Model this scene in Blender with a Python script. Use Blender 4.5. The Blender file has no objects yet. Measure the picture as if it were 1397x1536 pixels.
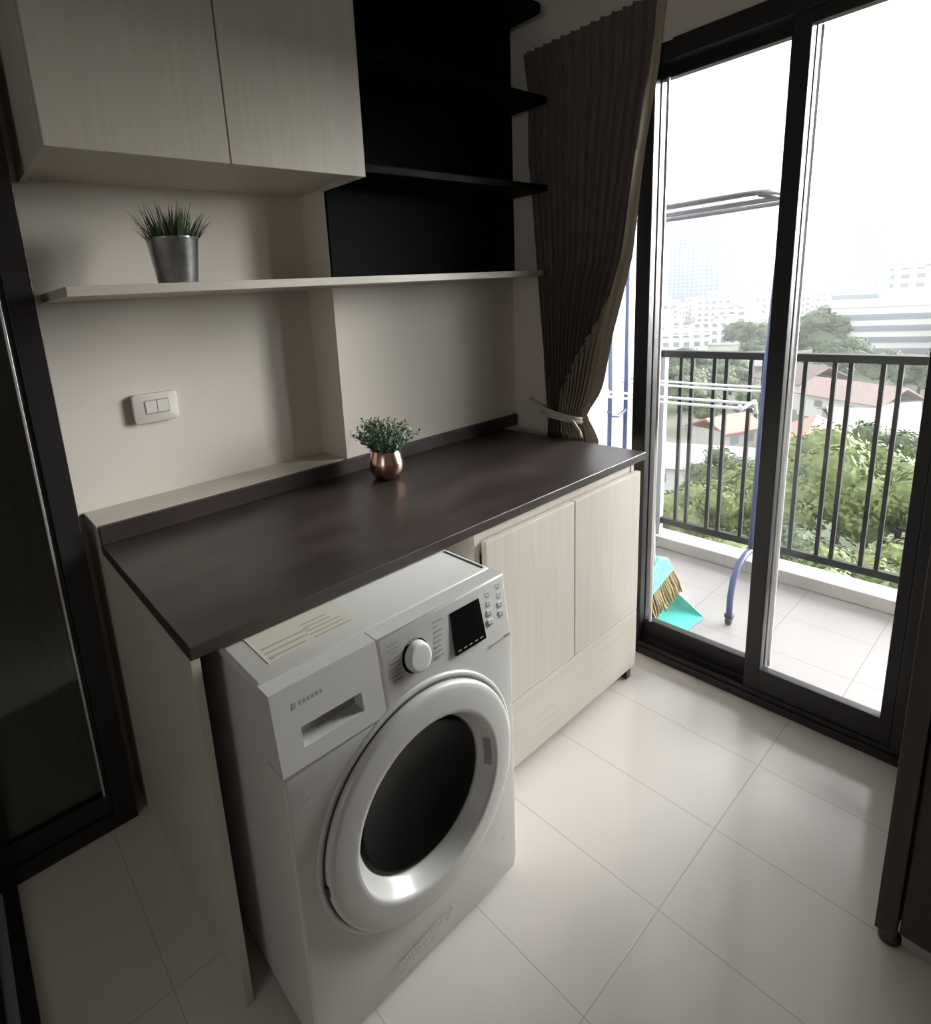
import bpy, bmesh, math, random
from mathutils import Vector, Matrix
R = random.Random(11); HAZE = .0005
S = bpy.context.scene
COL = S.collection
PI = math.pi

# ------------------------------------------------------------------ materials
def mat(name, col, rough=.5, metal=0., spec=.5, coat=0., noise=None, bump=None):
    m = bpy.data.materials.new(name); m.use_nodes = True
    nt = m.node_tree; b = nt.nodes['Principled BSDF']
    b.inputs['Base Color'].default_value = (*col, 1)
    b.inputs['Roughness'].default_value = rough
    b.inputs['Metallic'].default_value = metal
    b.inputs['Specular IOR Level'].default_value = spec
    b.inputs['Coat Weight'].default_value = coat
    if noise or bump:
        tc = nt.nodes.new('ShaderNodeTexCoord'); mp = nt.nodes.new('ShaderNodeMapping')
        nt.links.new(tc.outputs['Object'], mp.inputs[0])
    if noise:                        # (second colour, scale xyz, detail, low, high)
        c2, sc, det, lo, hi = noise
        mp.inputs['Scale'].default_value = sc
        n = nt.nodes.new('ShaderNodeTexNoise'); n.inputs['Scale'].default_value = 1; n.inputs['Detail'].default_value = det
        r = nt.nodes.new('ShaderNodeMapRange'); r.inputs['From Min'].default_value = lo; r.inputs['From Max'].default_value = hi
        x = nt.nodes.new('ShaderNodeMix'); x.data_type = 'RGBA'
        x.inputs['A'].default_value = (*col, 1); x.inputs['B'].default_value = (*c2, 1)
        nt.links.new(mp.outputs[0], n.inputs['Vector']); nt.links.new(n.outputs['Fac'], r.inputs['Value'])
        nt.links.new(r.outputs[0], x.inputs['Factor']); nt.links.new(x.outputs['Result'], b.inputs['Base Color'])
    if bump:                         # (scale, strength, distance)
        n = nt.nodes.new('ShaderNodeTexNoise'); n.inputs['Scale'].default_value = bump[0]; n.inputs['Detail'].default_value = 4
        nt.links.new(tc.outputs['Object'], n.inputs['Vector'])
        u = nt.nodes.new('ShaderNodeBump'); u.inputs['Strength'].default_value = bump[1]; u.inputs['Distance'].default_value = bump[2]
        nt.links.new(n.outputs['Fac'], u.inputs['Height']); nt.links.new(u.outputs[0], b.inputs['Normal'])
    return m

def tile_mat(name, col, col2, grout, sx, sy, ox, oy, gw, rough):
    m = mat(name, col, rough)
    nt = m.node_tree; b = nt.nodes['Principled BSDF']; N = nt.nodes.new; L = nt.links.new
    g = N('ShaderNodeNewGeometry'); sp = N('ShaderNodeSeparateXYZ'); L(g.outputs['Position'], sp.inputs[0])
    def line(out, o, s):
        a = N('ShaderNodeMath'); a.operation = 'SUBTRACT'; L(out, a.inputs[0]); a.inputs[1].default_value = o
        d = N('ShaderNodeMath'); d.operation = 'PINGPONG'; L(a.outputs[0], d.inputs[0]); d.inputs[1].default_value = s/2
        c = N('ShaderNodeMath'); c.operation = 'LESS_THAN'; L(d.outputs[0], c.inputs[0]); c.inputs[1].default_value = gw/2
        return c.outputs[0]
    mx = N('ShaderNodeMath'); mx.operation = 'MAXIMUM'
    L(line(sp.outputs[0], ox, sx), mx.inputs[0]); L(line(sp.outputs[1], oy, sy), mx.inputs[1])
    n = N('ShaderNodeTexNoise'); n.inputs['Scale'].default_value = 3.; n.inputs['Detail'].default_value = 5; L(g.outputs['Position'], n.inputs['Vector'])
    a = N('ShaderNodeMix'); a.data_type = 'RGBA'; a.inputs['A'].default_value = (*col, 1); a.inputs['B'].default_value = (*col2, 1); L(n.outputs['Fac'], a.inputs['Factor'])
    x = N('ShaderNodeMix'); x.data_type = 'RGBA'; L(mx.outputs[0], x.inputs['Factor']); L(a.outputs['Result'], x.inputs['A']); x.inputs['B'].default_value = (*grout, 1)
    L(x.outputs['Result'], b.inputs['Base Color'])
    bp = N('ShaderNodeBump'); bp.inputs['Strength'].default_value = .4; bp.inputs['Distance'].default_value = .001; bp.invert = True
    L(mx.outputs[0], bp.inputs['Height']); L(bp.outputs[0], b.inputs['Normal'])
    return m

def glass_mat(name, tint, refl=1.0):
    m = bpy.data.materials.new(name); m.use_nodes = True
    nt = m.node_tree; nt.nodes.clear(); N = nt.nodes.new; L = nt.links.new
    o = N('ShaderNodeOutputMaterial'); mx = N('ShaderNodeMixShader'); t = N('ShaderNodeBsdfTransparent'); g = N('ShaderNodeBsdfGlossy')
    t.inputs[0].default_value = (*tint, 1); g.inputs['Roughness'].default_value = .02
    f = N('ShaderNodeFresnel'); f.inputs[0].default_value = 1.45
    k = N('ShaderNodeMath'); k.operation = 'MULTIPLY'; k.inputs[1].default_value = refl
    L(f.outputs[0], k.inputs[0]); L(k.outputs[0], mx.inputs[0]); L(t.outputs[0], mx.inputs[1]); L(g.outputs[0], mx.inputs[2]); L(mx.outputs[0], o.inputs[0])
    return m

M = {}
M['wall'] = mat('wall_paint', (.68, .625, .55), .65, spec=.3, bump=(60, .05, .002))
M['ceil'] = mat('ceiling_paint', (.7, .68, .64), .8)
M['floor'] = tile_mat('floor_tile', (.71, .665, .615), (.75, .705, .655), (.52, .475, .43), .311, .622, .5145, -1.136, .0028, .13)
M['floor'].node_tree.nodes['Principled BSDF'].inputs['Specular IOR Level'].default_value = .8
M['balc'] = tile_mat('balcony_tile', (.27, .252, .25), (.30, .282, .278), (.19, .178, .175), .30, .30, 1.80, -.62, .004, .35)
M['wood'] = mat('pale_wood_laminate', (.53, .485, .42), .45, noise=((.48, .435, .37), (70, 70, 3.2), 5, .35, .7))
M['woodx'] = mat('pale_wood_edge', (.53, .485, .42), .45, noise=((.48, .435, .37), (3.2, 70, 70), 5, .35, .7))
M['wtop'] = mat('dark_slate_laminate', (.030, .022, .020), .38, spec=.42, noise=((.058, .044, .040), (3.5, 8, 8), 8, .35, .75), bump=(45, .12, .003))
M['blk'] = mat('black_laminate', (.0025, .0025, .003), .55, spec=.05)
M['frame'] = mat('dark_aluminium', (.016, .013, .014), .38, spec=.45)
M['alu'] = mat('bare_aluminium', (.75, .74, .73), .35, metal=.9)
M['dkw'] = mat('dark_brown_wood', (.030, .020, .018), .42, noise=((.040, .028, .024), (50, 50, 2.5), 4, .35, .7))
M['wm'] = mat('white_enamel', (.63, .62, .59), .32, coat=.15)
M['wmk'] = mat('white_plastic', (.76, .75, .73), .3)
M['wmd'] = mat('grey_plastic', (.36, .35, .33), .5)
M['print'] = mat('grey_printing', (.36, .34, .33), .6)
M['sticker'] = mat('yellowish_sticker', (.62, .60, .49), .4)
M['bkg'] = mat('black_gloss', (.008, .008, .009), .08, spec=.6)
M['bkdoor'] = mat('dark_door_glass', (.004, .004, .004), .14, spec=.09)
M['drk'] = mat('dark_recess', (.03, .028, .026), .6)
M['steel'] = mat('drum_steel', (.35, .35, .35), .3, metal=.9)
M['curt'] = mat('dark_curtain_fabric', (.12, .096, .084), .85, spec=.2, noise=((.17, .138, .12), (160, 160, 12), 4, .3, .7))
M['lining'] = mat('beige_curtain_lining', (.40, .34, .26), .85, spec=.2)
M['rope'] = mat('pale_cord', (.62, .57, .48), .8)
M['plate'] = mat('switch_plastic', (.70, .66, .60), .4)
M['galv'] = mat('galvanised_metal', (.42, .42, .42), .32, metal=1., noise=((.32, .32, .33), (60, 60, 60), 3, .35, .65))
M['copper'] = mat('copper', (.72, .46, .38), .2, metal=1.)
M['grass'] = mat('grass_green', (.030, .048, .018), .5, noise=((.05, .085, .03), (40, 40, 40), 2, .3, .7))
M['leaf'] = mat('small_leaf_green', (.045, .095, .045), .5, noise=((.11, .19, .10), (60, 60, 60), 2, .35, .65))
M['soil'] = mat('dark_soil', (.015, .012, .01), .9)
M['glass'] = glass_mat('window_glass', (.97, .98, .98), .8)
M['dglass'] = glass_mat('door_glass', (.72, .75, .76), 1.5)
M['blue'] = mat('blue_enamel', (.055, .075, .17), .4)
M['rackw'] = mat('white_coated_wire', (.62, .62, .64), .35)
M['rackg'] = mat('grey_coated_tube', (.10, .095, .11), .45)
M['bplas'] = mat('black_plastic', (.02, .02, .02), .5)
M['turq'] = mat('turquoise_plastic', (.09, .50, .44), .4)
M['turqd'] = mat('turquoise_mesh', (.045, .33, .29), .5, noise=((.18, .50, .45), (120, 120, 120), 1, .45, .55))
M['straw'] = mat('straw_bristle', (.30, .19, .08), .8, noise=((.18, .16, .07), (150, 150, 10), 3, .35, .65))
M['wpaint'] = mat('white_exterior_paint', (.50, .50, .53), .7)
M['conc'] = mat('pale_concrete', (.34, .325, .315), .75, noise=((.28, .27, .26), (6, 6, 6), 5, .35, .7))
M['railm'] = mat('charcoal_railing_paint', (.008, .009, .009), .6, spec=.25)
M['post'] = mat('grey_post_paint', (.25, .26, .27), .5)

# ------------------------------------------------------------------ mesh helpers
class MB:
    def __init__(s): s.bm = bmesh.new()
    def box(s, x0, x1, y0, y1, z0, z1, bev=0., seg=2, mtx=None):
        b = bmesh.new()
        bmesh.ops.create_cube(b, size=1)
        for v in b.verts: v.co = Vector(((x0+x1)/2+v.co.x*(x1-x0), (y0+y1)/2+v.co.y*(y1-y0), (z0+z1)/2+v.co.z*(z1-z0)))
        if bev: bmesh.ops.bevel(b, geom=b.edges[:], offset=bev, segments=seg, affect='EDGES', profile=.5)
        return s.add(b, mtx)
    def add(s, b, mtx=None):
        if mtx: b.transform(mtx)
        me = bpy.data.meshes.new('t'); b.to_mesh(me); b.free(); s.bm.from_mesh(me); bpy.data.meshes.remove(me); return s
    def prism(s, pts, axis, a, b_, bev=0., seg=2, mtx=None):
        """pts: 2-D outline; axis 'x': (y,z), 'y': (x,z), 'z': (x,y)"""
        b = bmesh.new()
        def P(p, t): return {'x': (t, p[0], p[1]), 'y': (p[0], t, p[1]), 'z': (p[0], p[1], t)}[axis]
        v0 = [b.verts.new(P(p, a)) for p in pts]; v1 = [b.verts.new(P(p, b_)) for p in pts]
        b.faces.new(v0); b.faces.new(v1[::-1])
        for i in range(len(pts)): b.faces.new((v0[i], v1[i], v1[(i+1) % len(pts)], v0[(i+1) % len(pts)]))
        bmesh.ops.recalc_face_normals(b, faces=b.faces[:])
        if bev: bmesh.ops.bevel(b, geom=b.edges[:], offset=bev, segments=seg, affect='EDGES', profile=.5)
        return s.add(b, mtx)
    def tube(s, pts, r, n=10, closed=False, cap=True):
        b = s.bm; pts = [Vector(p) for p in pts]; rings = []; k = len(pts); up = None
        for i, p in enumerate(pts):
            if closed: t = pts[(i+1) % k]-pts[i-1]
            else: t = pts[min(i+1, k-1)]-pts[max(i-1, 0)]
            t.normalize()
            if up is None: up = t.orthogonal().normalized()
            up = (up-t*up.dot(t)).normalized(); w = t.cross(up)
            rr = r[i] if isinstance(r, (list, tuple)) else r
            rings.append([b.verts.new(p+(up*math.cos(2*PI*j/n)+w*math.sin(2*PI*j/n))*rr) for j in range(n)])
        for i in range(k if closed else k-1):
            q, w2 = rings[i], rings[(i+1) % k]
            for j in range(n): f = b.faces.new((q[j], q[(j+1) % n], w2[(j+1) % n], w2[j])); f.smooth = True
        if cap and not closed: b.faces.new(rings[0][::-1]); b.faces.new(rings[-1])
        return s
    def lathe(s, prof, n=48, mtx=None, smooth=True):
        """prof: (r, h) about local +Z"""
        b = bmesh.new(); rings = []
        for r, h in prof:
            rings.append([b.verts.new((0, 0, h))] if r < 1e-6 else [b.verts.new((r*math.cos(2*PI*j/n), r*math.sin(2*PI*j/n), h)) for j in range(n)])
        for q, w in zip(rings, rings[1:]):
            for j in range(n):
                a, c = j, (j+1) % n
                if len(q) == 1 and len(w) == 1: continue
                if len(q) == 1: f = b.faces.new((q[0], w[a], w[c]))
                elif len(w) == 1: f = b.faces.new((q[a], q[c], w[0]))
                else: f = b.faces.new((q[a], q[c], w[c], w[a]))
                f.smooth = smooth
        bmesh.ops.recalc_face_normals(b, faces=b.faces[:])
        return s.add(b, mtx)
    def quad(s, *ps, smooth=False):
        f = s.bm.faces.new([s.bm.verts.new(p) for p in ps]); f.smooth = smooth; return s
    def build(s, name, m, parent=None, sharp=None):
        me = bpy.data.meshes.new(name); s.bm.to_mesh(me); s.bm.free()
        o = bpy.data.objects.new(name, me); COL.objects.link(o)
        for q in (m if isinstance(m, list) else [m]): me.materials.append(q)
        if sharp is not None: 
            for p in me.polygons: p.use_smooth = True
            me.set_sharp_from_angle(angle=math.radians(sharp))
        if parent is not None:
            o.parent = parent; o.matrix_parent_inverse = Matrix.Translation(-Vector(parent.location)) if parent.type == 'EMPTY' else Matrix()
        return o
def tag(o, label, cat, group=None, kind=None):
    o['label'] = label; o['category'] = cat
    if group: o['group'] = group
    if kind: o['kind'] = kind
    return o
def empty(name, loc, label, cat, group=None, kind=None):
    o = bpy.data.objects.new(name, None); COL.objects.link(o); o.location = loc; o.empty_display_size = .05
    return tag(o, label, cat, group, kind)
def Box(*a, **k): return MB().box(*a, **k)
def copy_tree(o, parent=None):
    c = o.copy(); COL.objects.link(c)
    if parent is not None: c.parent = parent
    for ch in list(o.children): copy_tree(ch, c)
    return c
def arc(cx, cy, r, a0, a1, n=8): return [(cx+r*math.cos(math.radians(a0+(a1-a0)*i/n)), cy+r*math.sin(math.radians(a0+(a1-a0)*i/n))) for i in range(n+1)]

# ------------------------------------------------------------------ room shell
XW = 1.745; XL = -3.0; YF = -3.8; ZC = 2.62; DR = .1545
tag(Box(XL, XW+.10, YF, 2.0, -.12, 0).build('floor', M['floor']), 'glossy cream tiled floor', 'floor', kind='structure')
tag(Box(XL-.1, XW+.1, YF-.1, 2.1, ZC, ZC+.1).build('ceiling', M['ceil']), 'pale painted ceiling', 'ceiling', kind='structure')
b = MB().prism([(.8133, 0), (XW, 0), (XW, .28), (-.055, .28), (-.055, DR), (.8133, DR)], 'z', 0, ZC)
tag(b.build('wall_back', M['wall']), 'beige wall behind the counter with a shallow recess', 'wall', kind='structure')
b = MB()
b.box(XW, XW+.12, -.25, .28, 0, ZC); b.box(XW, XW+.12, -1.42, -.25, 2.195, ZC); b.box(XW, XW+.12, YF, -1.42, 0, ZC)
tag(b.build('wall_right', M['wall']), 'beige wall around the balcony sliding door', 'wall', kind='structure')
b = MB()
b.box(XL-.1, XL, YF, -2.8, 0, ZC); b.box(XL-.1, XL, -1.4, 2.0, 0, ZC); b.box(XL-.1, XL, -2.8, -1.4, 0, .9); b.box(XL-.1, XL, -2.8, -1.4, 2.2, ZC)
tag(b.build('wall_left', M['wall']), 'beige wall on the far left with a window', 'wall', kind='structure')
tag(Box(XL-.1, XW+.1, YF-.1, YF, 0, ZC).build('wall_front', M['wall']), 'beige wall behind the viewer', 'wall', kind='structure')
w1 = empty('window_1', (XL-.05, -2.1, .9), 'window in the far left wall', 'window', kind='structure')
b = MB().box(XL-.07, XL-.03, -2.8, -2.76, .9, 2.2).box(XL-.07, XL-.03, -1.44, -1.4, .9, 2.2).box(XL-.07, XL-.03, -2.76, -1.44, .9, .94).box(XL-.07, XL-.03, -2.76, -1.44, 2.16, 2.2)
b.build('window_frame', M['frame'], w1)
Box(XL-.053, XL-.047, -2.77, -1.43, .93, 2.17).build('glass_pane', M['glass'], w1)
# room behind the glass door
b = MB().box(-.055, .05, .28, 2.0, 0, ZC).box(XL, .05, 2.0, 2.1, 0, ZC)
tag(b.build('wall_rear', M['wall']), 'walls of the dark room behind the glass door', 'wall', kind='structure')
tag(Box(XL, -1.25, .0, .06, 0, ZC).build('wall_partition', M['wall']), 'wall beside the glass door', 'wall', kind='structure')
# black glass door
d2 = empty('door_2', (-.2, .03, 0), 'black framed glass door left of the counter', 'door', kind='structure')
b = MB().box(-.095, -.036, .012, .052, .0, 2.56, .002)
b.build('door_stile', M['frame'], d2)
Box(-.105, -.0955, .018, .046, .117, 2.5, .002).build('glazing_bead', M['frame'], d2)
Box(-.1125, -.1065, .016, .03, .117, 2.5, .001).build('bead_strip', M['alu'], d2)
b = MB().box(-1.25, -.095, .012, .052, .0, .052, .002).box(-1.25, -.095, .018, .046, .055, .117, .002)
b.build('door_rail', M['frame'], d2)
Box(-1.25, -.095, .012, .052, 2.5, 2.56, .002).build('top_rail', M['frame'], d2)
Box(-1.25, -.096, .030, .036, .112, 2.505).build('glass_pane', M['dglass'], d2)
t = empty('door_track', (-.37, -1.5, 0), 'black and grey sliding door track on the floor at lower left', 'door track', kind='structure')
Box(-.378, -.345, -3.2, .01, 0, .012, .002).build('track_rail', M['frame'], t)
Box(-.402, -.378, -3.2, .01, 0, .006).build('track_channel', M['post'], t)
Box(-.436, -.402, -3.2, .01, 0, .012, .002).build('track_rail', M['frame'], t)

# balcony sliding door
d1 = empty('door_1', (XW, -.8, 0), 'dark framed glass sliding door to the balcony', 'door', kind='structure')
b = MB().box(XW+.002, XW+.11, -.29, -.25, 0, 2.195, .002).box(XW-.012, XW+.11, -1.42, -1.385, 0, 2.195, .002).box(XW-.012, XW+.11, -1.385, -.66, 2.135, 2.195, .002).box(XW+.002, XW+.11, -.66, -.29, 2.135, 2.195, .002)
b.build('door_frame', M['frame'], d1)
b = MB().box(XW-.022, XW+.11, -1.42, -.25, 0, .028, .002).box(XW-.012, XW-.006, -1.385, -.29, .028, .045, .001).box(XW+.036, XW+.041, -1.385, -.29, .028, .045, .001).box(XW+.085, XW+.09, -1.385, -.29, .028, .045, .001)
b.build('sill_track', M['frame'], d1)
def leaf(y0, y1, x0, wl, wr, zb):
    x1 = x0+.036
    Box(x0, x1, y0, y0+wr, .032, 2.15, .002).build('door_stile', M['frame'], d1)
    Box(x0, x1, y1-wl, y1, .032, 2.15, .002).build('door_stile', M['frame'], d1)
    Box(x0+.001, x1-.001, y0+wr-.002, y1-wl+.002, .032, zb, .002).build('door_rail', M['frame'], d1)
    Box(x0+.001, x1-.001, y0+wr-.002, y1-wl+.002, 2.10, 2.15, .002).build('door_rail', M['frame'], d1)
    Box(x0+.016, x0+.021, y0+wr-.004, y1-wl+.004, zb-.004, 2.105).build('glass_pane', M['glass'], d1)
leaf(-1.032, -.552, XW+.045, .05, .05, .118)       # middle leaf (outer rail)
leaf(-.600, -.285, XW+.004, .045, .052, .118)      # left leaf (inner rail)
leaf(-1.384, -.985, XW-.005, .047, .030, .128)     # right leaf (inner rail)
b = MB().box(XW+.034, XW+.042, -.632, -.623, .12, 2.10, .001).box(XW+.034, XW+.040, -1.050, -1.042, .13, 2.10, .001)
b.build('brush_seal', M['alu'], d1)
Box(XW+.081, XW+.105, -.602, -.590, 1.42, 1.86, .003).build('pull_handle', M['frame'], d1)

# curtain rail
cr = empty('curtain_rail', (1.722, -.8, 2.345), 'white curtain rail above the balcony sliding door', 'curtain rail')
Box(1.737, XW-.0002, -1.75, -.10, 2.318, 2.336, .001).build('rail', M['wpaint'], cr)
for y in (-.70, -1.5): Box(1.722, XW-.0002, y-.014, y+.014, 2.306, 2.345, .003).build('bracket', M['wmd'], cr)

# boxed ledge behind the counter
tag(Box(-.003, .8125, .004, DR-.001, 0, .917, .0015).build('trim_1', M['woodx']), 'pale wood ledge boxing in the wall recess behind the counter', 'ledge', kind='structure')

# ------------------------------------------------------------------ counter
wt = empty('worktop', (.82, -.33, .837), 'long dark brown slate-look worktop over the washing machine', 'worktop')
b = MB().prism([(0, -.001), (1.646, -.001), (1.646, -.659), (0, -.659)], 'z', .837, .8647, .003, 3)
b.build('slab', M['wtop'], wt)
Box(.001, 1.738, -.0145, -.0005, .8648, .917, .002).build('upstand', M['wtop'], wt)
tag(Box(0, .018, -.655, .002, 0, .8365, .001).build('end_panel', M['wood']), 'pale wood grain panel closing the left end of the counter', 'panel')

cab = empty('base_cabinet', (1.17, -.34, 0), 'pale two-door cabinet under the right half of the worktop', 'cabinet')
b = MB().box(.752, .770, -.655, -.02, .05, .8365).box(1.560, 1.578, -.650, -.02, .05, .8365).box(.770, 1.560, -.645, -.02, .05, .068).box(.770, 1.560, -.035, -.02, .068, .8365).box(.770, 1.560, -.648, -.63, .775, .8365)
b.build('body', M['wood'], cab)
Box(.777, 1.1815, -.674, -.656, .2785, .812, .0015).build('door', M['wood'], cab)
Box(1.1855, 1.581, -.674, -.656, .2785, .812, .0015).build('door', M['wood'], cab)
Box(.777, 1.581, -.674, -.656, .050, .2750, .0015).build('drawer', M['woodx'], cab)
Box(1.540, 1.566, -.664, -.638, 0, .05).build('foot', M['bplas'], cab)
Box(.80, .835, -.60, -.565, 0, .05).build('foot', M['bplas'], cab)

# ------------------------------------------------------------------ washing machine
WX0, WX1, WY, WZ = .061, .651, -.838, .832
CX, CZ = .3675, .435
wm = empty('washing_machine', (.356, -.57, 0), 'white front-loading washing machine with a big round door', 'washing machine')
def MY(x, y, z): return Matrix.Translation((x, y, z)) @ Matrix.Rotation(PI/2, 4, 'X')   # local +Z -> world -Y
b = MB().prism([(WX0+.004, .035), (WX1-.004, .035), (WX1-.004, .808), (WX0+.004, .808)], 'y', -.80, -.29, .004)
b.build('casing', M['wm'], wm)
def holed_panel(outer, cx, cz, rad, y0, y1, bev):
    b = bmesh.new()
    ov = [b.verts.new((p[0], y0, p[1])) for p in outer]; oe = [b.edges.new((ov[i], ov[(i+1) % len(ov)])) for i in range(len(ov))]
    iv = [b.verts.new((cx+rad*math.cos(2*PI*i/96), y0, cz+rad*math.sin(2*PI*i/96))) for i in range(96)]; ie = [b.edges.new((iv[i], iv[(i+1) % 96])) for i in range(96)]
    bmesh.ops.triangle_fill(b, edges=oe+ie, use_beauty=True)
    outer_co = [v.co.copy() for v in ov]
    ex = bmesh.ops.extrude_face_region(b, geom=b.faces[:])
    for v in ex['geom']:
        if isinstance(v, bmesh.types.BMVert): v.co.y = y1
    bmesh.ops.recalc_face_normals(b, faces=b.faces[:])
    es = [e for e in b.edges if all(abs(v.co.y-y0) < 1e-6 and any((v.co-c).length < 1e-6 for c in outer_co) for v in e.verts) and len(e.link_faces) == 2 and any(abs(f.normal.y) < .5 for f in e.link_faces)]
    bmesh.ops.bevel(b, geom=es, offset=bev, segments=3, affect='EDGES', profile=.5)
    q = MB(); q.add(b); return q
b = holed_panel([(WX0, .016), (WX1, .016), (WX1, .04), (WX1, .07), (WX1, .30), (WX1, .64), (WX1, .67), (WX1, .70), (WX1, .73), (WX1, .76), (WX1, .79), (WX1, WZ-.001), (.2865, WZ-.001), (.2865, .79), (.2865, .76), (.2865, .73), (.2865, .70), (.277, .686), (.262, .680), (WX0, .680), (WX0, .64), (WX0, .30), (WX0, .07), (WX0, .04)], CX, CZ, .186, WY, -.8005, .006)
b.build('front_panel', M['wm'], wm, 40)
# lid
b = MB().box(WX0, WX1, -.7985, -.285, .809, WZ, .006, 3)
b.build('top_lid', M['wm'], wm, 40)
Box(.634, .641, -.80+.012, -.66, WZ-.0005, WZ+.0008).build('lid_slot', M['drk'], wm)
# detergent drawer with a recessed grip
hx0, hx1, hz0, hz1 = .108, .236, .715, .752
dr = MB(); X0, X1, Z0, Z1 = WX0, .2835, .683, WZ-.001
dr.box(X0, hx0, WY, -.8005, Z0, Z1); dr.box(hx1, X1, WY, -.8005, Z0+.014, Z1); dr.box(hx0, hx1, WY, -.8005, hz1, Z1); dr.box(hx0, hx1, WY, -.8005, Z0, hz0)
dr.prism([(hx1, Z0), (X1-.014, Z0), (X1-.004, Z0+.005), (X1, Z0+.0141), (hx1, Z0+.0141)], 'y', WY, -.8005)
bmesh.ops.remove_doubles(dr.bm, verts=dr.bm.verts[:], dist=.0004)
dro = dr.build('detergent_drawer', M['wm'], wm)
b = MB().box(hx0, hx1, -.816, -.8125, hz0, hz1)
b.prism([(-.838, hz1), (-.836, hz1), (-.818, hz1-.016), (-.818, hz1-.018)], 'x', hx0, hx1)
b.build('grip', M['wmd'], dro)
b = MB().box(.098, .106, WY-.0004, WY+.001, .788, .800)
for i in range(6): b.box(.112+i*.0085, .1165+i*.0085, WY-.0003, WY+.001, .791, .798)
b.build('badge', M['wmd'], dro)
# knob
kn = MB().lathe([(0, .0), (.0345, .0), (.0345, .001)], 48, MY(.371, WY, .762)).build('knob_ring', M['bkg'], wm)
MB().lathe([(.0305, .0), (.0302, .009), (.029, .012), (.025, .0137), (.021, .014), (0, .0134)], 48, MY(.3735, WY-.0008, .761)).build('knob', M['wmk'], wm)
# display
b = MB().prism([(.474, .712), (.570, .712), (.563, .806), (.474, .806)], 'y', WY-.0018, WY+.002, .0008)
dp = b.build('display', M['bkg'], wm)
b = MB()
for i in range(5): b.box(.482+i*.017, .492+i*.017, WY-.0021, WY-.001, .719, .7215)
b.build('display_marks', M['wmd'], dp)
# programme lists
def lines(xa, xb, za, zb, n, jag, right=False):
    q = MB()
    for i in range(n):
        z = za+(zb-za)*i/(n-1); w = (xb-xa)*R.uniform(.6, 1)*(1 if i % 2 else jag)
        if right: q.box(xa, xa+w, WY-.0004, WY+.001, z-.0016, z+.0016)
        else: q.box(xb-w, xb, WY-.0004, WY+.001, z-.0016, z+.0016)
    return q
lines(.296, .332, .735, .808, 9, .8).build('programme_list', M['wmd'], wm)
lines(.425, .452, .733, .806, 8, .8, True).build('programme_list', M['wmd'], wm)
for j, x in enumerate((.592, .628)):
    for i in range(4):
        z = .806-.0215*i+(.006 if j else 0)
        bt = MB().prism([(x-.008, z-.004), (x+.008, z-.004), (x+.008, z+.004), (x-.008, z+.004)], 'y', WY-.0006, WY+.002).build('button', M['wmk'], wm)
        MB().box(x-.006, x+.004, WY-.0005, WY+.001, z-.009, z-.0062).box(x-.003, x+.003, WY-.0009, WY+.001, z-.0012, z+.0012).build('button_mark', M['wmd'], bt)
b = MB().box(.585, .603, WY-.0004, WY+.001, .686, .6885).box(.606, .628, WY-.0004, WY+.001, .6875, .689).box(.630, .646, WY-.0004, WY+.001, .6875, .693)
b.build('model_line', M['wmd'], wm)
# faint print and swoosh near the bottom, scratches
b = MB()
for i in range(14): b.box(.262+i*.0095, .269+i*.0095, WY-.0003, WY+.001, .070+i*.0009, .082+i*.0009)
for i in range(12): b.box(.268+i*.0085, .274+i*.0085, WY-.0003, WY+.001, .052+i*.0008, .059+i*.0008)
b.prism([(.402, .074), (.408, .074), (.428, .098), (.424, .100), (.398, .092), (.420, .096)], 'y', WY-.0003, WY+.001)
b.build('faint_print', mat('faint_grey_print', (.55, .54, .515), .6), wm)
for pts in ([(.083, .610), (.103, .618), (.103, .620)], [(.128, .632), (.142, .637), (.142, .6385)], [(.588, .142), (.607, .156), (.607, .158)]):
    MB().prism(pts, 'y', WY-.0003, WY+.001).build('scratch', M['wmd'], wm)
# energy sticker on the lid
st = MB().prism([(.104, -.757), (.300, -.757), (.300, -.655), (.104, -.655)], 'z', WZ-.0003, WZ+.0006).build('lid_sticker', M['sticker'], wm)
b = MB()
for i in range(3): b.box(.112, .19+.012*i, -.748+.017*i, -.744+.017*i, WZ, WZ+.0009)
for i in range(5): b.box(.205, .205+R.uniform(.06, .088), -.750+.014*i, -.7465+.014*i, WZ, WZ+.0009)
b.box(.112, .120, -.752, -.746, WZ, WZ+.001)
b.build('sticker_text', M['print'], st)
b = MB().box(.1035, .1055, -.76, -.655, WZ, WZ+.0012); b.build('sticker_edge', M['wmk'], st)
# door: raised ring, bowl and glass
b = MB().lathe([(.268, -.004), (.268, .0012), (.264, .0035), (.257, .0035), (.2565, -.004)], 96, MY(CX, WY, CZ)); b.build('door_surround', M['wm'], wm)
b = MB().lathe([(.2565, .002), (.2565, .0045), (.252, .0048), (.252, .002)], 96, MY(CX, WY, CZ)); b.build('door_gap', M['drk'], wm)
do = MB().lathe([(.250, .0), (.2535, .003), (.254, .010), (.2525, .0155), (.248, .019), (.240, .0208), (.220, .0228), (.200, .0245), (.193, .0247), (.1893, .0232), (.187, .019), (.172, -.006), (.1665, -.016), (.1625, -.018), (.1625, -.026), (.18, -.028)], 128, MY(CX, WY, CZ)).build('door', M['wm'], wm)
MB().lathe([(.163, -.0125), (.159, -.010), (.152, -.012), (.130, -.017), (.100, -.024), (.06, -.030), (0, -.032)], 96, MY(CX, WY, CZ)).build('door_glass', M['bkdoor'], do)
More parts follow.
